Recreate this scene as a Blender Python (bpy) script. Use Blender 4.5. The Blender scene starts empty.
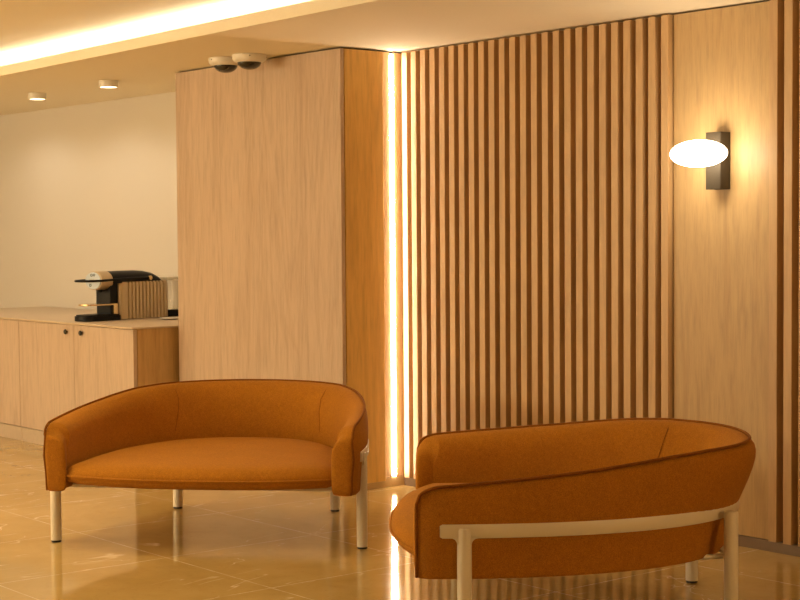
import bpy, bmesh, math, random
from mathutils import Vector, Matrix
from math import sin, cos, pi, radians, sqrt, atan2

scene = bpy.context.scene
COL = scene.collection
random.seed(4)

# ------------------------------------------------------------------ helpers
def link(o, parent=None):
    COL.objects.link(o)
    if parent is not None:
        o.parent = parent
    return o

def obj(name, bm, mat, parent=None, smooth=None, loc=None):
    me = bpy.data.meshes.new(name)
    bmesh.ops.recalc_face_normals(bm, faces=bm.faces)
    bm.to_mesh(me); bm.free()
    if isinstance(mat, (list, tuple)):
        for m in mat: me.materials.append(m)
    elif mat: me.materials.append(mat)
    if smooth is not None:
        for p in me.polygons: p.use_smooth = True
        if smooth < 179:
            me.set_sharp_from_angle(angle=radians(smooth))
    o = bpy.data.objects.new(name, me)
    link(o, parent)
    if loc: o.location = loc
    return o

def thing(name, label, cat, loc=(0, 0, 0), rotz=0, group=None):
    o = bpy.data.objects.new(name, None)
    o.empty_display_size = .1
    link(o); o.location = loc; o.rotation_euler = (0, 0, rotz)
    return tag(o, label, cat, group)

def tag(o, label, cat, group=None):
    o['label'] = label; o['category'] = cat
    if group: o['group'] = group
    return o

def struct(name, bm, mat, parent=None, smooth=None):
    o = obj(name, bm, mat, parent, smooth)
    if parent is None: o['kind'] = 'structure'
    return o

def box(bm, x0, x1, y0, y1, z0, z1, bev=0, seg=2):
    r = bmesh.ops.create_cube(bm, size=1)
    vs = r['verts']
    for v in vs:
        v.co = Vector(((x0+x1)/2 + v.co.x*(x1-x0), (y0+y1)/2 + v.co.y*(y1-y0), (z0+z1)/2 + v.co.z*(z1-z0)))
    if bev:
        es = list({e for v in vs for e in v.link_edges})
        bmesh.ops.bevel(bm, geom=es, offset=bev, segments=seg, affect='EDGES', profile=.5)
    return bm

def lathe(bm, prof, c=(0, 0, 0), n=48, axis='Z'):
    """prof: list of (r, h)."""
    rings = []
    def P(r, h, a):
        x, y = r*cos(a), r*sin(a)
        if axis == 'Z': q = (x, y, h)
        elif axis == 'Y': q = (x, h, y)
        else: q = (h, x, y)
        return Vector(q) + Vector(c)
    for r, h in prof:
        if r < 1e-6: rings.append([bm.verts.new(P(0, h, 0))])
        else: rings.append([bm.verts.new(P(r, h, 2*pi*k/n)) for k in range(n)])
    for A, B in zip(rings, rings[1:]):
        for k in range(n):
            a0, a1 = A[k % len(A)], A[(k+1) % len(A)]
            b0, b1 = B[k % len(B)], B[(k+1) % len(B)]
            vs = []
            for v in (a0, a1, b1, b0):
                if v not in vs: vs.append(v)
            if len(vs) > 2: bm.faces.new(vs)
    for R_, rev in ((rings[0], 1), (rings[-1], 0)):
        if len(R_) > 2: bm.faces.new(R_[::-1] if rev else R_)
    return bm

def tube(bm, pts, r, n=10, closed=False, cap=True):
    pts = [Vector(p) for p in pts]
    m = len(pts); rings = []
    up = None
    for i, p in enumerate(pts):
        if closed: t = pts[(i+1) % m] - pts[i-1]
        else: t = pts[min(i+1, m-1)] - pts[max(i-1, 0)]
        t.normalize()
        if up is None:
            up = Vector((0, 0, 1)) if abs(t.z) < .9 else Vector((1, 0, 0))
        s = t.cross(up)
        if s.length < 1e-5: s = t.orthogonal()
        s.normalize(); up = s.cross(t).normalized()
        rings.append([bm.verts.new(p + s*r*cos(2*pi*k/n) + up*r*sin(2*pi*k/n)) for k in range(n)])
    rng = range(m) if closed else range(m-1)
    for i in rng:
        A, B = rings[i], rings[(i+1) % m]
        for k in range(n):
            bm.faces.new((A[k], A[(k+1) % n], B[(k+1) % n], B[k]))
    if not closed and cap:
        bm.faces.new(rings[0][::-1]); bm.faces.new(rings[-1])
    return bm

def prism(bm, poly, z0, z1):
    a = [bm.verts.new((x, y, z0)) for x, y in poly]
    b = [bm.verts.new((x, y, z1)) for x, y in poly]
    n = len(poly)
    bm.faces.new(a[::-1]); bm.faces.new(b)
    for i in range(n):
        bm.faces.new((a[i], a[(i+1) % n], b[(i+1) % n], b[i]))
    return bm

# ------------------------------------------------------------------ materials
class NT:
    def __init__(s, name):
        s.m = bpy.data.materials.new(name); s.m.use_nodes = True
        s.t = s.m.node_tree; s.b = s.t.nodes['Principled BSDF']
    def n(s, typ, **kw):
        nd = s.t.nodes.new(typ)
        for k, v in kw.items():
            if k in nd.inputs: nd.inputs[k].default_value = v
            else: setattr(nd, k, v)
        return nd
    def l(s, a, b): s.t.links.new(a, b)
    def coords(s, scale=(1, 1, 1), kind='Object', rot=(0, 0, 0)):
        tc = s.n('ShaderNodeTexCoord'); mp = s.n('ShaderNodeMapping')
        mp.inputs['Scale'].default_value = scale; mp.inputs['Rotation'].default_value = rot
        s.l(tc.outputs[kind], mp.inputs['Vector']); return mp.outputs['Vector']
    def noise(s, vec, scale, detail=4, rough=.55, dist=0):
        nd = s.n('ShaderNodeTexNoise'); nd.inputs['Scale'].default_value = scale
        nd.inputs['Detail'].default_value = detail; nd.inputs['Roughness'].default_value = rough
        nd.inputs['Distortion'].default_value = dist
        s.l(vec, nd.inputs['Vector']); return nd.outputs['Fac']
    def ramp(s, fac, stops):
        r = s.n('ShaderNodeValToRGB'); e = r.color_ramp.elements
        e[0].position, e[0].color = stops[0][0], (*stops[0][1], 1)
        e[1].position, e[1].color = stops[-1][0], (*stops[-1][1], 1)
        for p, c in stops[1:-1]:
            x = e.new(p); x.color = (*c, 1)
        s.l(fac, r.inputs['Fac']); return r.outputs['Color']
    def mix(s, fac, a, b, mode='MIX'):
        mx = s.n('ShaderNodeMix'); mx.data_type = 'RGBA'; mx.blend_type = mode
        for sock, v in ((mx.inputs[0], fac), (mx.inputs[6], a), (mx.inputs[7], b)):
            if isinstance(v, bpy.types.NodeSocket): s.l(v, sock)
            elif isinstance(v, (int, float)): sock.default_value = v
            else: sock.default_value = (*v, 1)
        return mx.outputs[2]
    def bump(s, h, strength=.1, dist=.002):
        b = s.n('ShaderNodeBump'); b.inputs['Strength'].default_value = strength
        b.inputs['Distance'].default_value = dist
        s.l(h, b.inputs['Height']); s.l(b.outputs['Normal'], s.b.inputs['Normal'])
    def base(s, c):
        if isinstance(c, bpy.types.NodeSocket): s.l(c, s.b.inputs['Base Color'])
        else: s.b.inputs['Base Color'].default_value = (*c, 1)
    def set(s, **kw):
        for k, v in kw.items(): s.b.inputs[k.replace('_', ' ')].default_value = v

def plain(name, c, rough=.5, metal=0, noise=0.0, **kw):
    m = NT(name); m.set(Roughness=rough, Metallic=metal); m.set(**kw)
    if noise:
        f = m.noise(m.coords(), 30, 3)
        lo = tuple(max(0, x*(1-noise)) for x in c); hi = tuple(min(1, x*(1+noise)) for x in c)
        m.base(m.ramp(f, [(.3, lo), (.7, hi)]))
    else: m.base(c)
    return m.m

def wood(name, c, seed=0., var=.15, rough=.45):
    m = NT(name)
    tc = m.n('ShaderNodeTexCoord'); mp = m.n('ShaderNodeMapping')
    mp.inputs['Location'].default_value = (seed, seed*1.7, seed*.6)
    m.l(tc.outputs['Object'], mp.inputs['Vector']); v = mp.outputs['Vector']
    def sc(s3):
        q = m.n('ShaderNodeVectorMath'); q.operation = 'MULTIPLY'; q.inputs[1].default_value = s3
        m.l(v, q.inputs[0]); return q.outputs[0]
    cath = m.noise(sc((2.6, 2.6, .30)), 1.6, 3, .5, 1.4)         # cathedral swirls
    bands = m.n('ShaderNodeMath'); bands.operation = 'MULTIPLY'; bands.inputs[1].default_value = 7.0
    m.l(cath, bands.inputs[0])
    fr = m.n('ShaderNodeMath'); fr.operation = 'PINGPONG'; fr.inputs[1].default_value = 1.0
    m.l(bands.outputs[0], fr.inputs[0])
    grain = m.noise(sc((24, 24, 2.6)), 2.0, 6, .60)
    fine = m.noise(sc((150, 150, 5)), 2.0, 2, .5)
    tone = m.noise(sc((1.1, 1.1, .25)), 1.0, 2)
    lo = tuple(x*(1-var*1.25) for x in c); hi = tuple(min(1, x*(1+var*.6)) for x in c)
    c1 = m.ramp(grain, [(.22, lo), (.50, c), (.78, hi)])
    c2 = m.ramp(fr.outputs[0], [(0.0, tuple(1-.16*k for k in (.8, 1, 1.2))), (.5, (1, 1, 1)), (1, (1.0, 1.0, 1.0))])
    c3 = m.mix(.75, c1, c2, 'MULTIPLY')
    c4 = m.ramp(fine, [(.30, (.86, .84, .82)), (.5, (1, 1, 1))])
    c5 = m.mix(.6, c3, c4, 'MULTIPLY')
    c6 = m.ramp(tone, [(.3, (.92, .90, .88)), (.7, (1.0, 1.0, 1.0))])
    m.base(m.mix(1.0, c5, c6, 'MULTIPLY'))
    m.set(Roughness=rough); m.bump(grain, .08, .001)
    return m.m

def fabric(name, c):
    m = NT(name); v = m.coords()
    sp = m.noise(v, 300, 3, .75); md = m.noise(v, 60, 3, .6); bg = m.noise(v, 5, 2)
    c1 = m.ramp(sp, [(.30, tuple(x*.60 for x in c)), (.5, c), (.72, tuple(min(1, x*1.45) for x in c))])
    c2 = m.ramp(md, [(.3, (.84, .82, .8)), (.7, (1, 1, 1))])
    c3 = m.mix(.8, c1, c2, 'MULTIPLY')
    c4 = m.ramp(bg, [(.3, (.93, .92, .9)), (.7, (1, 1, 1))])
    m.base(m.mix(1., c3, c4, 'MULTIPLY'))
    m.set(Roughness=.95, Specular_IOR_Level=.12)
    m.b.inputs['Sheen Weight'].default_value = .12
    m.b.inputs['Sheen Tint'].default_value = (.9, .55, .25, 1)
    m.b.inputs['Sheen Roughness'].default_value = .5
    m.bump(sp, .3, .001)
    return m.m

def emit(name, c, s):
    m = NT(name); m.base((.9, .85, .78)); m.set(Roughness=.4, Emission_Strength=s)
    m.b.inputs['Emission Color'].default_value = (*c, 1)
    return m.m

WARM = (1.0, .60, .27)
M_wood_wall = wood('oak_veneer', (.56, .38, .175), 0.0)
M_wood_slat = wood('oak_slats', (.62, .405, .20), 3.1, .07)
M_wood_pier = wood('oak_pier', (.57, .430, .315), 7.7)
M_wood_side_lit = wood('oak_side_lightened', (.80, .53, .175), 12.3)  # more saturated side oak, albedo raised to paint in light missing on the pier side
M_wood_end = wood('oak_cabinet_side', (.62, .41, .18), 23.1)
M_wood_cab = wood('oak_cabinet', (.57, .435, .325), 18.9)
M_top = plain('worktop_laminate', (.60, .47, .33), .35, noise=.04)
M_plinth = plain('plinth_laminate', (.50, .40, .30), .45, noise=.05)
M_bronze = plain('bronze_skirting', (.20, .13, .075), .45, .2)
M_skirt = plain('gold_brown_skirting', (.52, .37, .19), .35)
M_dark = plain('shadow_gap_black', (.03, .022, .016), .8)
M_fab = fabric('rust_wool', (.425, .170, .015))
M_pipe = fabric('rust_piping', (.24, .080, .008))
M_leg = plain('cream_powder_coat', (.74, .66, .52), .42)
M_cap = plain('black_rubber', (.012, .011, .010), .6)
M_blk = plain('black_plastic', (.010, .010, .011), .42, Specular_IOR_Level=.14)
M_gold = plain('champagne_metal', (.58, .47, .32), .42, .55)
M_goldl = plain('polished_gold', (.75, .55, .30), .2, .9)
M_silver = plain('brushed_silver', (.42, .48, .56), .35, .35)
M_white = plain('white_plastic', (.80, .76, .68), .4)
M_lampbox = plain('bronze_lamp_body', (.055, .042, .028), .5, 0, Specular_IOR_Level=.3)

m = NT('ceiling_paint'); f = m.noise(m.coords(), 90, 3)
m.base(m.ramp(f, [(.3, (.89, .81, .64)), (.7, (.91, .83, .66))])); m.set(Roughness=.9); M_ceil = m.m
m = NT('cream_wallcovering'); v = m.coords((60, 60, 220)); f = m.noise(v, 1.2, 4, .6)
m.base(m.ramp(f, [(.25, (.62, .57, .50)), (.75, (.67, .615, .54))])); m.set(Roughness=.85); m.bump(f, .15, .001); M_cream = m.m

# polished marble floor with joints and thin veins
m = NT('polished_marble'); v = m.coords()
big = m.noise(v, 1.1, 5, .6, .8); med = m.noise(v, 5, 6, .65, .5); fine = m.noise(v, 40, 3, .6)
c1 = m.ramp(big, [(.3, (.45, .295, .095)), (.5, (.51, .345, .12)), (.7, (.57, .395, .15))])
c2 = m.ramp(med, [(.3, (.86, .84, .80)), (.6, (1, 1, 1))])
c3 = m.mix(.7, c1, c2, 'MULTIPLY')
c4 = m.ramp(fine, [(.28, (.84, .80, .74)), (.42, (1, 1, 1))])
c5 = m.mix(.6, c3, c4, 'MULTIPLY')
def vein(scale, dist, width, rot, seed):
    vv = m.coords((1.0, .35, 1), rot=(0, 0, rot))
    ad = m.n('ShaderNodeVectorMath'); ad.inputs[1].default_value = (seed, seed*.7, 0); m.l(vv, ad.inputs[0])
    f = m.noise(ad.outputs[0], scale, 5, .55, dist)
    s = m.n('ShaderNodeMath'); s.operation = 'SUBTRACT'; s.inputs[1].default_value = .5; m.l(f, s.inputs[0])
    a = m.n('ShaderNodeMath'); a.operation = 'ABSOLUTE'; m.l(s.outputs[0], a.inputs[0])
    r = m.n('ShaderNodeMapRange'); r.inputs['From Min'].default_value = 0; r.inputs['From Max'].default_value = width
    r.inputs['To Min'].default_value = 1; r.inputs['To Max'].default_value = 0; r.clamp = True
    m.l(a.outputs[0], r.inputs['Value'])
    brk = m.noise(v, 3.2, 3, .6)
    k = m.n('ShaderNodeMapRange'); k.inputs['From Min'].default_value = .50; k.inputs['From Max'].default_value = .60
    m.l(brk, k.inputs['Value'])
    mu = m.n('ShaderNodeMath'); mu.operation = 'MULTIPLY'; m.l(r.outputs[0], mu.inputs[0]); m.l(k.outputs[0], mu.inputs[1])
    return mu.outputs[0]
vc = (.82, .66, .43)
c6 = m.mix(vein(.9, .7, .0036, .35, 2.0), c5, vc)
c7 = m.mix(vein(1.3, 1.0, .0032, 1.1, 9.0), c6, vc)
br = m.n('ShaderNodeTexBrick'); br.offset = 0; br.squash = 1
br.inputs['Color1'].default_value = (0, 0, 0, 1); br.inputs['Color2'].default_value = (0, 0, 0, 1); br.inputs['Mortar'].default_value = (1, 1, 1, 1)
br.inputs['Scale'].default_value = 1; br.inputs['Mortar Size'].default_value = .0022; br.inputs['Mortar Smooth'].default_value = 0
br.inputs['Brick Width'].default_value = .85; br.inputs['Row Height'].default_value = .85
tc = m.n('ShaderNodeTexCoord'); mp = m.n('ShaderNodeMapping'); mp.inputs['Location'].default_value = (6.40+.85*20, -3.87+.85*20, 0)
m.l(tc.outputs['Object'], mp.inputs['Vector']); m.l(mp.outputs['Vector'], br.inputs['Vector'])
jn = m.n('ShaderNodeMath'); jn.operation = 'MULTIPLY'; m.l(br.outputs['Fac'], jn.inputs[0])
bk = m.noise(v, 7, 3, .6); kk = m.n('ShaderNodeMapRange'); kk.inputs['From Min'].default_value = .35; kk.inputs['From Max'].default_value = .6
kk.inputs['To Min'].default_value = .15; m.l(bk, kk.inputs['Value']); m.l(kk.outputs[0], jn.inputs[1])
m.base(m.mix(jn.outputs[0], c7, (.92, .78, .56)))
rg = m.ramp(med, [(.3, (.05,)*3), (.7, (.10,)*3)]); m.l(rg, m.b.inputs['Roughness'])
m.set(Specular_IOR_Level=.55)
M_floor = m.m

E_cove = emit('cove_led', (1., .97, .84), 40)
E_led = emit('wall_led', (1., .82, .58), 95)
E_globe = emit('opal_globe', (1., .83, .58), 32)
E_down = emit('downlight_lens', (1., .74, .44), 14)

# ------------------------------------------------------------------ geometry constants
ZC = 2.571            # soffit height
YW = 6.049            # slat fronts
YP = 6.079            # flush wood panel
YB = 6.130            # wall behind the slats
XR = -7.303           # pier side plane
YF = 5.608            # pier front plane
XL = -9.08            # pier left edge
YC = 6.375            # cream wall
X0, X1, Y0 = -14.0, 2.6, -2.6
ZT = 2.735            # tray ceiling
T = .12

# ------------------------------------------------------------------ shell
bm = bmesh.new(); box(bm, X0-T, X1+T, Y0-T, YC+T, -.1, 0); struct('floor', bm, M_floor)

def lipy(x): return 4.705 - .0363*(x+7.2)
bm = bmesh.new()
ch = .20     # depth of the light channel behind the lip
xa, xb = X0, X1
# soffit over the far side of the room (bottom ZC), lip, channel and upper ceiling
prism(bm, [(xa, lipy(xa)), (xb, lipy(xb)), (xb, YC+T), (xa, YC+T)], ZC, ZC+.064)
prism(bm, [(xa, lipy(xa)+ch), (xb, lipy(xb)+ch), (xb, YC+T), (xa, YC+T)], ZC+.064, ZT)
box(bm, X0-T, X1+T, Y0-T, YC+T, ZT, ZT+.1)
struct('ceiling', bm, M_ceil)

bm = bmesh.new(); box(bm, X0-T, XL+.05, YC, YC+T, 0, ZC); struct('wall_back', bm, M_cream)
bm = bmesh.new(); box(bm, X0-T, X0, Y0-T, YC, 0, ZT); struct('wall_left', bm, M_cream)
bm = bmesh.new(); box(bm, X1, X1+T, Y0-T, YB, 0, ZT); struct('wall_side', bm, M_cream)
bm = bmesh.new(); box(bm, X0, X1, Y0-T, Y0, 0, ZT); struct('wall_front', bm, M_cream)
bm = bmesh.new(); box(bm, XR-.05, X1+T, YB, YB+T, 0, ZC); struct('wall_right', bm, M_wood_wall)

# wood clad pier between the cream wall and the slatted wall
bm = bmesh.new(); box(bm, XL+.006, XR-.022, YF+.030, YC+T, 0, ZC-.004)
pier = struct('wall_pier', bm, M_dark)
bm = bmesh.new(); box(bm, XL, XR, YF, YF+.026, .04, ZC-.010, .0015, 1); obj('front_panel', bm, M_wood_pier, pier)
bm = bmesh.new(); box(bm, XR-.024, XR, YF+.031, 5.922, .04, ZC-.010, .0015, 1); obj('side_panel', bm, M_wood_side_lit, pier)
bm = bmesh.new(); box(bm, XL, XL+.02, YF+.028, YC-.002, .04, ZC-.010); obj('return_panel', bm, M_wood_side_lit, pier)
bm = bmesh.new()
box(bm, XR-.022, XR-.007, 5.923, 5.977, .058, ZC-.010)
box(bm, XR-.022, XR-.007, 6.007, YW+.04, .058, ZC-.010)
obj('reveal_strip', bm, M_wood_slat, pier)

# skirtings
bm = bmesh.new(); box(bm, XL, XR-.008, YF+.008, YF+.028, 0, .038); box(bm, XR-.02, XR-.006, YF+.012, YW+.03, 0, .038)
box(bm, XR-.02, XR-.006, 5.923, YW+.03, .038, .056)
struct('baseboard_pier', bm, M_skirt)
bm = bmesh.new(); box(bm, XR-.006, X1, YP-.010, YB, 0, .050); struct('baseboard_right', bm, M_bronze)

# ------------------------------------------------------------------ slatted panels
P = .0833; SW = .0455
def slat_panel(xs, x_lo, x_hi, label):
    t = thing('slat_panel', label, 'wall panel', ((x_lo+x_hi)/2, YB, .05), 0, None)
    ox = (x_lo+x_hi)/2
    bm = bmesh.new(); box(bm, x_lo-ox, x_hi-ox, -.014, -.001, .002, ZC-.064)
    obj('backing_board', bm, M_wood_slat, t)
    bm = bmesh.new()
    for x in xs: box(bm, x-ox, x+SW-ox, YW-YB, -.013, .002, ZC-.060, .0012, 1)
    obj('slats', bm, M_wood_slat, t)
    return t
xs = [-7.201 + P*k for k in range(-1, 24)]
slat_panel(xs, XR-.004, -5.232, 'wide oak panel of vertical slats between the bright corner and the lamp panel')
xs2 = [-4.630 + P*k for k in range(0, 27)]
slat_panel(xs2, -4.632, -4.632+P*27, 'oak panel of vertical slats at the far right edge, beyond the wall lamp')
t = thing('wood_panel', 'smooth flush oak wall panel behind the wall lamp, between two slatted panels', 'wall panel', (-4.93, YB, .05))
bm = bmesh.new(); box(bm, -.300, .296, YP-YB, -.001, .002, ZC-.060); obj('board', bm, M_wood_wall, t)

# vertical LED profile in the corner
t = thing('led_strip', 'bright vertical LED light line in the corner between the pier and the slats', 'light', (XR-.013, 5.992, .06))
bm = bmesh.new(); box(bm, -.006, -.001, -.0130, .0130, 0, ZC-.075); obj('profile', bm, M_white, t)
bm = bmesh.new()
poly = [(-.001, -.0115)] + [(.008+.009*cos(a), .0115*sin(a)) for a in [radians(-90+180*k/12) for k in range(13)]] + [(-.001, .0115)]
prism(bm, poly, .004, ZC-.085); obj('diffuser', bm, E_led, t, 40)

# cove LED on the lip
bm = bmesh.new(); a_ = atan2(-.0363, 1)
pts = [(xa+.05, lipy(xa)+.105), (xb-.05, lipy(xb)+.105), (xb-.05, lipy(xb)+.120), (xa+.05, lipy(xa)+.120)]
prism(bm, pts, ZC+.0645, ZC+.073)
tag(obj('cove_light', bm, E_cove), 'long hidden LED strip glowing in the ceiling recess behind the lip', 'light')

# ------------------------------------------------------------------ wall lamp
t = thing('wall_lamp', 'dark bronze wall lamp with glowing flattened white globe on the smooth oak panel', 'wall lamp', (-4.922, YP, 1.834))
bm = bmesh.new(); box(bm, -.0445, .0445, -.075, 0, -.136, .136, .002, 2); obj('back_box', bm, M_lampbox, t, 30)
bm = bmesh.new(); lathe(bm, [(.016, -.105), (.016, -.074)], n=24, axis='Y'); obj('stem', bm, M_lampbox, t, 40)
bm = bmesh.new()
bmesh.ops.create_uvsphere(bm, u_segments=64, v_segments=32, radius=1)
for v in bm.verts: v.co = Vector((v.co.x*.152, -.181+v.co.y*.102, .031+v.co.z*.064))
obj('globe_shade', bm, E_globe, t, 180)

def fill_globe(x, power, y=Y0, rz=0, col=(1., .83, .53)):  # unseen globes added as fill for the soffit, slats and pier
    t = thing('globe_fill_lamp', 'added globe fill lamp on a wall outside the view', 'wall lamp', (x, y, 1.75), rz, 'added fill globes on the unseen walls')
    bm = bmesh.new(); box(bm, -.05, .05, .0005, .05, -.13, .13, .002); obj('back_box', bm, M_lampbox, t)
    bm = bmesh.new(); lathe(bm, [(.016, .05), (.016, .09)], n=20, axis='Y'); obj('stem', bm, M_lampbox, t, 40)
    bm = bmesh.new(); bmesh.ops.create_uvsphere(bm, u_segments=32, v_segments=16, radius=.15)
    for v in bm.verts: v.co.y += .235
    o = obj('globe_shade', bm, E_globe, t, 180)
    L = bpy.data.lights.new('globe_fill_light', 'POINT'); L.energy = power; L.color = col; L.shadow_soft_size = .2
    lo = bpy.data.objects.new('lamp', L); link(lo, t); lo.location = (0, .65, 0)
for x in (-13.0, -11.4, -9.8, -8.2): fill_globe(x, 215)
for y_ in (5.0,): fill_globe(X1, 150, y_, pi/2, (1., .64, .24))

# ------------------------------------------------------------------ ceiling fittings
def downlight(x, y, label, z=ZC, power=14, ang=105, grp='round surface downlights'):
    t = thing('downlight', label, 'ceiling light', (x, y, z), 0, grp)
    bm = bmesh.new(); lathe(bm, [(.064, -.001), (.067, -.003), (.067, -.046), (.064, -.048), (.058, -.048), (.058, -.040), (0, -.040)], n=40)
    obj('housing', bm, M_white, t, 40)
    bm = bmesh.new(); lathe(bm, [(0, -.0405), (.0575, -.0405), (.0575, -.0445), (0, -.0450)], n=40); obj('lens', bm, E_down, t, 40)
    L = bpy.data.lights.new('downlight_lamp', 'SPOT'); L.energy = power; L.color = (1., .90, .72)
    L.spot_size = radians(ang); L.spot_blend = .45; L.shadow_soft_size = .05
    lo = bpy.data.objects.new('lamp', L); link(lo, t); lo.location = (0, 0, -.055)
    return t
downlight(-9.85, 5.545, 'small round white surface downlight nearer to the wood pier', power=27, ang=165)
downlight(-11.02, 5.60, 'small round white surface downlight at far left, further from the wood pier', power=27, ang=165)
downlight(-12.28, 5.64, 'added small round white surface downlight beyond the left edge of the view', power=27, ang=165)  # unseen third fitting, added to supply more light

def recessed(x, y, power, ang=120):  # unseen spots, added as overhead fill
    t = thing('recessed_fill_spot', 'added recessed fill spotlight in the tray ceiling outside the view', 'ceiling light', (x, y, ZT), 0, 'added recessed fill spots in the tray ceiling')
    bm = bmesh.new(); lathe(bm, [(.0, -.001), (.060, -.001), (.060, -.008), (.050, -.008), (.048, -.003), (0, -.003)], n=32); obj('trim_ring', bm, M_white, t, 40)
    bm = bmesh.new(); lathe(bm, [(0, -.0035), (.046, -.0035), (.046, -.006), (0, -.006)], n=32); obj('lens', bm, E_down, t, 40)
    L = bpy.data.lights.new('fill_spot_lamp', 'SPOT'); L.energy = power; L.color = (1., .80, .46)
    L.spot_size = radians(ang); L.spot_blend = .8; L.shadow_soft_size = .12
    lo = bpy.data.objects.new('lamp', L); link(lo, t); lo.location = (0, 0, -.02)
for x, y, p in ((-9.6, 3.2, 220), (-7.4, 3.2, 220), (-5.2, 3.2, 120), (-9.6, .9, 120), (-7.4, .9, 120), (-5.2, .9, 30)):
    recessed(x, y, p)

def dome_camera(x, y, label, rz):
    t = thing('ceiling_camera', label, 'security camera', (x, y, ZC), rz, 'dome cameras on the ceiling'); t.scale = (1, 1, .85)
    bm = bmesh.new()
    lathe(bm, [(0, -.0005), (.100, -.0005), (.103, -.004), (.103, -.026), (.098, -.040), (.086, -.052), (.074, -.055), (.070, -.050), (0, -.050)], n=56)
    bs = obj('base_ring', bm, M_white, t, 35)
    for a in (-50, 40, 130, 220):
        bm = bmesh.new(); lathe(bm, [(0, 0), (.0045, 0), (.0045, .0015), (0, .0015)], n=12)
        o = obj('screw', bm, M_dark, bs)
        o.location = (.1028*cos(radians(a)), .1028*sin(radians(a)), -.018); o.rotation_euler = (0, pi/2, radians(a))
    bm = bmesh.new()
    lathe(bm, [(.070, -.050), (.0715, -.054)] + [(.071*cos(a), -.054-.052*sin(a)) for a in [radians(6*k) for k in range(1, 15)]] + [(0, -.106)], n=56)
    obj('dome', bm, M_domeglass, t, 180)
    return t
m = NT('smoked_dome'); m.base((.008, .008, .010)); m.set(Roughness=.06, Coat_Weight=.6); M_domeglass = m.m
dome_camera(-7.965, 5.435, 'right dome security camera, closer to the slats, at the top edge of the pier', .3)
dome_camera(-8.205, 5.425, 'left dome security camera, partly behind the other at the top edge of the pier', .9)

# ------------------------------------------------------------------ cabinets
YCF = 5.30; ZTOP = .899; XCR = -9.14
def cabinet(x0, x1, split, label, knobs):
    t = thing('base_cabinet', label, 'cabinet', ((x0+x1)/2, (YCF+YC)/2, 0))
    ox, oy = (x0+x1)/2, (YCF+YC)/2
    fy = YCF-oy; by = YC-oy-.002
    bm = bmesh.new(); box(bm, x0-ox+.001, x1-ox-.001, fy+.031, by, .105, .8865); obj('body', bm, M_wood_end, t)
    bm = bmesh.new(); box(bm, x0-ox+.001, x1-ox-.001, fy+.012, by, 0, .100); obj('plinth', bm, M_plinth, t)
    edges = [x0]+split+[x1]
    for i in range(len(edges)-1):
        a, b = edges[i]+.0022, edges[i+1]-(.0022 if i < len(edges)-2 else 0.0)
        bm = bmesh.new(); box(bm, a-ox, b-ox, fy, fy+.028,   .108, .883, .0012, 1); d = obj('door', bm, M_wood_cab, t)
        kx = knobs[i]
        if kx is not None:
            bm = bmesh.new(); lathe(bm, [(0, fy-.022), (.014, fy-.022), (.017, fy-.019), (.017, fy-.012), (.008, fy-.009), (.008, fy-.0005), (0, fy-.0005)], (kx-ox, 0, .834), 24, 'Y')
            obj('knob', bm, M_cap, d, 40)
    return t
cabinet(-10.782, XCR, [-9.944], 'light oak two-door cabinet with black knobs, under the coffee machine by the pier', [-10.040, -9.826])
cabinet(-12.46, -10.786, [-11.622], 'light oak cabinet at the left edge of the photo, continuing the row', [-11.75, -11.49])
bm = bmesh.new(); box(bm, -12.47, XCR+.008, YCF-.010, YC-.002, .887, ZTOP, .002, 2)
tag(obj('worktop', bm, M_top, None, 30), 'long thin beige countertop lying across the oak cabinets', 'countertop')

# ------------------------------------------------------------------ coffee machine
# local frame: +y back (towards the wall), -y front, +x the side the camera sees
CM = thing('coffee_machine', 'champagne and black pod coffee machine standing on the countertop', 'coffee machine', (-10.127, 5.742, ZTOP), radians(15))
zb0, zb1 = .004, .270
prof = [(-.080, -.056), (.080, -.056), (.094, -.046), (.098, -.030)]
y = -.008
while y < .40:
    prof += [(.100, y), (.100, y+.020), (.090, y+.024), (.090, y+.031)]; y += .036
prof += [(.098, .412), (.090, .430), (.075, .436), (-.075, .436), (-.095, .42)]
y = .36
while y > .01:
    prof += [(-.0945, y), (-.100, y-.005), (-.100, y-.024)]; y -= .030
prof += [(-.098, -.035)]
bm = bmesh.new()
prism(bm, prof, zb0, zb1-.022)
prism(bm, [(x*.985, .195+(y-.195)*.988) for x, y in prof], zb1-.022, zb1-.008)
prism(bm, [(x*.94, .195+(y-.195)*.965) for x, y in prof], zb1-.008, zb1)
obj('ribbed_body', bm, M_gold, CM)
def loft(bm, secs):
    rings = [[bm.verts.new(p) for p in s] for s in secs]
    n = len(rings[0])
    for A, B in zip(rings, rings[1:]):
        for k in range(n): bm.faces.new((A[k], A[(k+1) % n], B[(k+1) % n], B[k]))
    bm.faces.new(rings[0][::-1]); bm.faces.new(rings[-1])
secs = []
for y, top in ((-.115, .347), (.0, .349), (.16, .349), (.24, .344), (.31, .332), (.35, .311), (.38, .275)):
    sct = []
    for k in range(17):
        a = pi*k/16; sct.append((.090*cos(a), y, .262+(top-.262)*sin(a)**.6 if 0 < k < 16 else .262))
    secs.append(sct)
bm = bmesh.new(); loft(bm, secs); obj('top_cover', bm, M_blk, CM, 50)
def wide(bm, k):
    for v in bm.verts: v.co.x *= k
    return bm
bm = bmesh.new(); lathe(bm, [(0, -.225), (.055, -.225), (.0645, -.222), (.066, -.216), (.066, -.112), (.060, -.108), (0, -.108)], (0, 0, .283), 56, 'Y')
hd = obj('brew_head', wide(bm, 1.28), M_gold, CM, 40)
bm = bmesh.new(); lathe(bm, [(0, -.2305), (.058, -.2305), (.060, -.228), (.060, -.2215), (0, -.2215)], (0, 0, .283), 56, 'Y')
dial = obj('dial_face', wide(bm, 1.28), M_silver, hd, 40)
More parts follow.
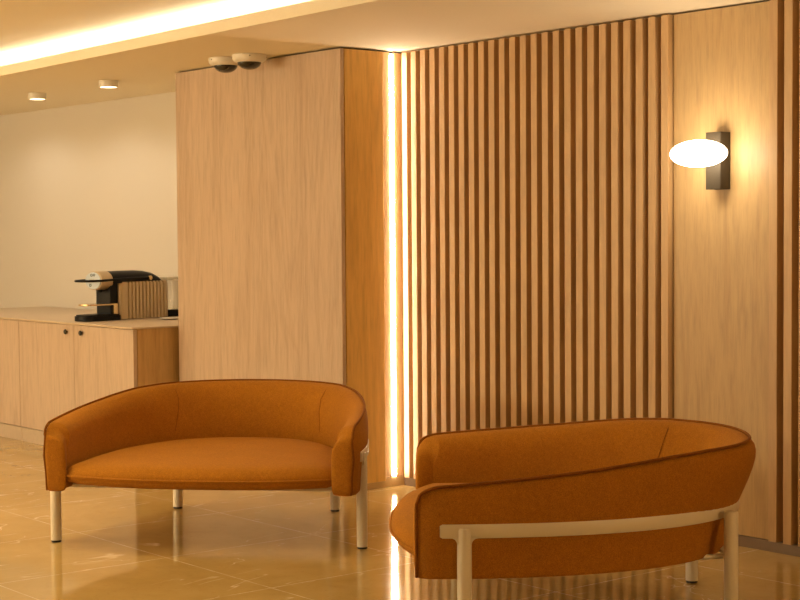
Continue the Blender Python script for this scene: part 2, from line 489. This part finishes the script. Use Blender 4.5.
for cx, cz, r_ in ((-.012, .322, .009), (.014, .324, .008), (-.024, .251, .009)):
    bm = bmesh.new(); tube(bm, [(cx+r_*cos(2*pi*k/16), -.2312, cz+r_*sin(2*pi*k/16)) for k in range(16)], .0018, 6, True)
    obj('dial_mark', bm, M_blk, dial)
arm = [(.100, -.000+.235, .294), (.100, .05, .294), (.100, -.12, .288), (.096, -.25, .284), (.074, -.325, .283), (.03, -.352, .283)]
lp = arm + [(-p[0], p[1], p[2]) for p in arm[::-1]]
bm = bmesh.new(); tube(bm, lp, .0085, 10)
obj('lever', bm, M_blk, CM, 60)
bm = bmesh.new(); lathe(bm, [(0, .090), (.013, .090), (.016, .094), (.016, .112), (.013, .115), (0, .115)], (0, -.000+.235, .294), 24, 'X'); obj('lever_pivot', bm, M_goldl, CM, 40)
bm = bmesh.new(); box(bm, -.030, .062, -.2345, -.231, .279, .291, .0015); obj('lever_badge', bm, M_goldl, CM)
bm = bmesh.new(); box(bm, -.070, .070, -.130, -.058, .004, .262, .005); obj('column', bm, M_blk, CM)
bm = bmesh.new(); box(bm, -.074, -.0705, -.132, -.06, .10, .235, .001); obj('column_trim', bm, M_silver, CM)
bm = bmesh.new(); lathe(bm, [(0, .200), (.018, .200), (.024, .222), (0, .222)], (0, -.165, 0), 20); obj('spout', bm, M_blk, CM, 40)
def tray_poly(w, y0, y1, n=14):
    return [(w, y1)] + [(w*cos(a), y0+w*.8-w*.8*sin(a)) for a in [pi*k/n for k in range(n+1)]] + [(-w, y1)]
bm = bmesh.new(); prism(bm, tray_poly(.098, -.365, -.060), .002, .036); prism(bm, tray_poly(.090, -.355, -.066), .036, .045); obj('drip_tray', bm, M_blk, CM, 30)
bm = bmesh.new(); prism(bm, tray_poly(.082, -.335, -.07), .110, .119); box(bm, .062, .082, -.11, -.07, .045, .110); obj('cup_shelf', bm, M_goldl, CM, 30)
m = NT('clear_tank'); m.base((.93, .92, .90)); m.set(Roughness=.08, IOR=1.2, Transmission_Weight=.75, Alpha=1.0); M_tank = m.m
bm = bmesh.new(); box(bm, -.085, .085, .442, .560, .052, .268, .012, 3); obj('water_tank', bm, M_tank, CM, 40)
bm = bmesh.new(); box(bm, -.080, .088, .438, .563, .271, .294, .006, 2); obj('tank_lid', bm, M_white, CM, 40)
bm = bmesh.new(); box(bm, -.090, .090, .438, .562, .002, .051, .004, 2); obj('tank_base', bm, M_blk, CM, 40)

# plates and tray behind the machine
t = thing('wall_socket', 'white square wall socket plate behind the coffee machine, beside the pier edge', 'socket', (-10.33, YC, 1.105))
bm = bmesh.new(); box(bm, -.12, .12, -.012, -.0005, -.050, .050, .004, 2); obj('plate', bm, M_white, t, 40)
bm = bmesh.new(); box(bm, .070, .085, -.014, -.011, -.018, .018); obj('switch_slot', bm, M_blk, t)
bm = bmesh.new(); lathe(bm, [(0, .0015), (.045, .0015), (.072, .012), (.070, .014), (.044, .004), (0, .004)], (-9.80, 5.98, ZTOP), 40)
tag(obj('saucer', bm, M_white, None, 40), 'small shallow pale dish on the countertop right of the coffee machine', 'dish')

# ------------------------------------------------------------------ sofas
def sm(x):
    x = max(0, min(1, x)); return x*x*(3-2*x)
VF = -.165
BASE = (.772, -.13, 1.222, 2.3)       # plan of the shell at the metal band: half width, start, depth, squareness
RIM = (.745, -.10, 1.235, 2.3)        # plan of the top rim
def plan_at(spec, a):
    A, V0, B, NP = spec
    return (A*math.copysign(abs(cos(a))**(2/NP), cos(a)), V0+B*abs(sin(a))**(2/NP))
def shell_path(n=800, N=120):
    pts = [(plan_at(BASE, pi)[0], VF, plan_at(RIM, pi)[0], VF)]
    for i in range(n+1):
        a = pi-pi*i/n
        pts.append(plan_at(BASE, a)+plan_at(RIM, a))
    pts.append((plan_at(BASE, 0)[0], VF, plan_at(RIM, 0)[0], VF))
    L = [0]
    for p, q in zip(pts, pts[1:]): L.append(L[-1]+math.hypot(q[0]-p[0], q[1]-p[1]))
    out = []; j = 0
    for k in range(N+1):
        t_ = k/N
        s = L[-1]*(t_ - .125*sin(2*pi*t_))      # a little denser towards the two front ends
        while j < len(L)-2 and L[j+1] < s: j += 1
        f = (s-L[j])/(L[j+1]-L[j]); p, q = pts[j], pts[j+1]
        w4 = [p[i]+(q[i]-p[i])*f for i in range(4)]
        d = min(s, L[-1]-s)
        e = max(0, 1-d/.06)**2*.020
        w4[0] -= math.copysign(e, w4[0])
        out.append((w4[0], w4[1], s, L[-1], w4[2], w4[3]))
    return out
PATH = shell_path()
def normals(path):
    N = []
    for i, p in enumerate(path):
        a, b = path[max(0, i-1)], path[min(len(path)-1, i+1)]
        tx, ty = b[0]-a[0], b[1]-a[1]; l = math.hypot(tx, ty)
        N.append((-ty/l, tx/l))       # outward (path runs left front -> back -> right front)
    N[0] = (-1, 0); N[-1] = (1, 0)
    return N
NRM = normals(PATH)
def lerp_tab(x, tab):
    for (x0, y0), (x1, y1) in zip(tab, tab[1:]):
        if x <= x1: return y0+(y1-y0)*max(0, (x-x0)/(x1-x0))
    return tab[-1][1]
ZRIM = ((-.165, .596), (.20, .626), (.45, .649), (.75, .683), (.90, .693), (1.2, .696))
def ring_points(i):
    ub, vb, s, Lt, ur, vr = PATH[i]; nx, ny = NRM[i]
    d = min(s, Lt-s); w = max(0, ny)**1.3
    zt = lerp_tab(vr, ZRIM) - (.046*(1-sqrt(1-(1-d/.046)**2)) if d < .046 else 0)
    bul = .034*w + .012*min(1, d/.10)
    b_ = -.013-.036*w
    def P(t, o, z): return (ub+(ur-ub)*t+nx*o, vb+(vr-vb)*t+ny*o, z)
    zm = lambda k: .45+(zt-.45)*k
    return [P(0, b_-.030, .2745), P(0, b_-.006, .2745), P(0, b_, .281), P(0, b_+.003, .30), P(0, b_*.6, .37), P(0, .001, .45),
            P(.35, bul*.75, zm(.40)), P(.7, bul, zm(.72)), P(.92, bul*.70, zm(.91)), P(1, .001, zt-.003),
            P(1, -.006, zt+.001), P(1, -.030, zt-.004), P(1, -.060, zm(.90)), P(1, -.085-.012*w, zm(.70)), P(.7, -.098-.015*w, zm(.43)),
            P(0, -.106-.008*w, .45), P(0, -.108-.008*w, .36), P(0, -.106, .285), P(0, -.096, .2745)]
RIMK = 9
SEAM = min(range(60), key=lambda i: abs(PATH[i][5]-.95))

def to_xyz(u, v, z): return (u, v, z)        # local: +x right, +y back, -y front
def build_sofa(label, loc, rotz):
    t = thing('sofa', label, 'sofa', loc, rotz, None)
    bm = bmesh.new(); rings = []; outer = []; seams = {}
    n = len(PATH)
    for i in range(n):
        nx, ny = NRM[i]
        ring = [bm.verts.new(q) for q in ring_points(i)]
        rings.append(ring)
        outer.append(Vector(ring[RIMK].co)+Vector((nx, ny, .9))*.004)
        if i in (SEAM, n-1-SEAM): seams[i] = [Vector(q.co)+Vector((-nx, -ny, 0))*.001 for q in ring[12:16]]
    m_ = len(rings[0])
    for Ra, Rb in zip(rings, rings[1:]):
        for k in range(m_): bm.faces.new((Ra[k], Ra[(k+1) % m_], Rb[(k+1) % m_], Rb[k]))
    for ring, sgn in ((rings[0], -1), (rings[-1], 1)):
        c = sum((q.co for q in ring), Vector())/m_
        prev = ring
        for sc_, dy in ((.95, -.007), (.8, -.012), (.5, -.015), (.2, -.016)):
            cur = [bm.verts.new(c+(q.co-c)*sc_+Vector((0, dy, 0))) for q in ring]
            for k in range(m_): bm.faces.new((prev[k], prev[(k+1) % m_], cur[(k+1) % m_], cur[k]))
            prev = cur
        bm.faces.new(prev)
    end0 = [Vector(q.co) for q in rings[0]]; end1 = [Vector(q.co) for q in rings[-1]]
    sh = obj('shell', bm, M_fab, t, 180)
    sub = sh.modifiers.new('smooth', 'SUBSURF'); sub.levels = 1; sub.render_levels = 1
    # piping: up the front outer edge, along the top rim, down the other end
    pp = [e+Vector((0, -.004, 0)) for e in end0[2:9]] + outer + [e+Vector((0, -.004, 0)) for e in end1[8:1:-1]]
    bm = bmesh.new(); tube(bm, pp, .0062, 8); obj('piping', bm, M_pipe, sh, 180)
    for i, q in seams.items():
        bm = bmesh.new(); tube(bm, q, .0013, 6); obj('seam', bm, M_pipe, sh, 180)
    # seat deck closing the shell underneath
    bm = bmesh.new()
    poly = [(u-nx*.09, v-ny*.09) for (u, v, *_), (nx, ny) in zip(PATH, NRM) if v > .03]
    prism(bm, poly, .282, .318); obj('seat_deck', bm, M_fab, t)
    # seat cushion
    out = []
    for (u, v, *_), (nx, ny) in list(zip(PATH, NRM)):
        q = (u-nx*.106, v-ny*.106)
        if q[1] > -.13: out.append(q)
    lft, rgt = out[0], out[-1]
    front = []
    for k in range(25):
        x = rgt[0] + (lft[0]-rgt[0])*k/24; e = (x/rgt[0])
        front.append((x, -.150-.125*(1-abs(e)**2.6)))
    out = out+front
    ol = [Vector((x, y, 0)) for x, y in out]; N = len(ol); c = Vector((0, .36, 0))
    bm = bmesh.new(); rg = []
    for r, z in ((0.0, .298), (.5, .298), (.80, .299), (.92, .304), (.975, .320), (1.0, .351), (.985, .375), (.955, .394), (.90, .407), (.78, .415), (.55, .422), (.28, .425), (0, .426)):
        if r == 0: rg.append([bm.verts.new(c+Vector((0, 0, z)))])
        else: rg.append([bm.verts.new(c+(p-c)*r+Vector((0, 0, z))) for p in ol])
    for Ra, Rb in zip(rg, rg[1:]):
        for k in range(N):
            a0, a1, b0, b1 = Ra[k % len(Ra)], Ra[(k+1) % len(Ra)], Rb[k % len(Rb)], Rb[(k+1) % len(Rb)]
            vs = []
            for q in (a0, a1, b1, b0):
                if q not in vs: vs.append(q)
            bm.faces.new(vs)
    cu = obj('seat_cushion', bm, M_fab, t, 180)
    bm = bmesh.new(); tube(bm, [p+Vector((0, 0, .351))+(p-c).normalized()*.002 for p in ol], .0055, 8, True); obj('cushion_piping', bm, M_fab, cu, 180)
    # metal band round the outside
    bm = bmesh.new()
    UF, UR, VR = .762, .439, .9998
    idx = [i for i, p in enumerate(PATH) if not (p[1] < -.090)]
    ra = []
    for j, i in enumerate(idx):
        u, v = PATH[i][:2]; nx, ny = NRM[i]
        e = min(j, len(idx)-1-j); hh = (.019, .0245)[1 if e else 0]
        ra.append([bm.verts.new((u+nx*o, v+ny*o, .450+z)) for o, z in ((-.008, -hh), (.005, -hh), (.0065, -hh+.002), (.0065, hh-.002), (.005, hh), (-.008, hh))])
    for Ra, Rb in zip(ra, ra[1:]):
        for k in range(6): bm.faces.new((Ra[k], Ra[(k+1) % 6], Rb[(k+1) % 6], Rb[k]))
    bm.faces.new(ra[0][::-1]); bm.faces.new(ra[-1])
    # gussets where the band meets the front legs
    for sx in (-1, 1):
        for d in (-1, 1):
            pl = [(0, 0), (.030*1.0, 0)] + [(.030-.022*sin(a), -.022+.022*cos(a)) for a in [pi/2*k/6 for k in range(1, 7)]] + [(0, -.022)]
            f0 = [bm.verts.new((sx*.762, d*(.018+p[0]), .4265+p[1])) for p in pl]; f1 = [bm.verts.new((sx*.779, d*(.018+p[0]), .4265+p[1])) for p in pl]
            k_ = len(pl)
            bm.faces.new(f0); bm.faces.new(f1[::-1])
            for k in range(k_): bm.faces.new((f0[k], f0[(k+1) % k_], f1[(k+1) % k_], f1[k]))
    obj('metal_band', bm, M_leg, t, 40)
    # frame rails under the seat
    bm = bmesh.new()
    box(bm, -UF, UF, -.014, .014, .272, .297, .004); box(bm, -UR, UR, VR-.014, VR+.014, .272, .290, .004)
    for sx in (-1, 1):
        tube(bm, [(sx*(UF-.16), 0, .284), (sx*(UR-.05), VR-.02, .281)], .010, 10)
    obj('seat_frame', bm, M_leg, t, 40)
    for u, v in ((-UF, 0), (UF, 0), (-UR, VR), (UR, VR)):
        bm = bmesh.new(); lathe(bm, [(0, .010), (.0262, .010), (.0262, .452), (.0245, .458), (.020, .461), (0, .462)], (u, v, 0), 28)
        lg = obj('leg', bm, M_leg, t, 40)
        bm = bmesh.new(); lathe(bm, [(0, .0002), (.0235, .0002), (.0235, .0105), (0, .0105)], (u, v, 0), 28); obj('foot_cap', bm, M_cap, lg, 40)
    return t
# heading = direction the sofa faces; local front is -y
def place(label, x, y, head): return build_sofa(label, (x, y, 0), radians(head+90))
place('rust orange curved sofa at left, seat facing forward, in front of the oak pier', -6.5305, 4.1789, -48.066)
place('rust orange curved sofa at right, turned sideways, cream metal band round its arm', -4.7614, 4.2403, 229.496)

# ------------------------------------------------------------------ world, camera, colour management
w = bpy.data.worlds.new('World'); scene.world = w; w.use_nodes = True
w.node_tree.nodes['Background'].inputs['Color'].default_value = (.02, .012, .006, 1)
w.node_tree.nodes['Background'].inputs['Strength'].default_value = 1

f, yaw, pitch, roll = 1601.54, radians(39.5922), radians(2.3808), radians(.4087)
F = Vector((-cos(yaw)*cos(pitch), sin(yaw)*cos(pitch), -sin(pitch)))
R0 = F.cross(Vector((0, 0, 1))).normalized(); U0 = R0.cross(F)
R = R0*cos(roll) - U0*sin(roll); U = R0*sin(roll) + U0*cos(roll)
cd = bpy.data.cameras.new('camera'); cam = bpy.data.objects.new('camera', cd); COL.objects.link(cam)
cd.sensor_width = 36; cd.lens = f/800*36; cd.clip_start = .05; cd.clip_end = 60
cam.matrix_world = Matrix(((R.x, U.x, -F.x, 0), (R.y, U.y, -F.y, 0), (R.z, U.z, -F.z, 1.5), (0, 0, 0, 1)))
scene.camera = cam
scene.view_settings.view_transform = 'Standard'
scene.view_settings.look = 'None'
scene.view_settings.exposure = -0.80
scene.view_settings.gamma = 1
scene.view_settings.use_curve_mapping = False
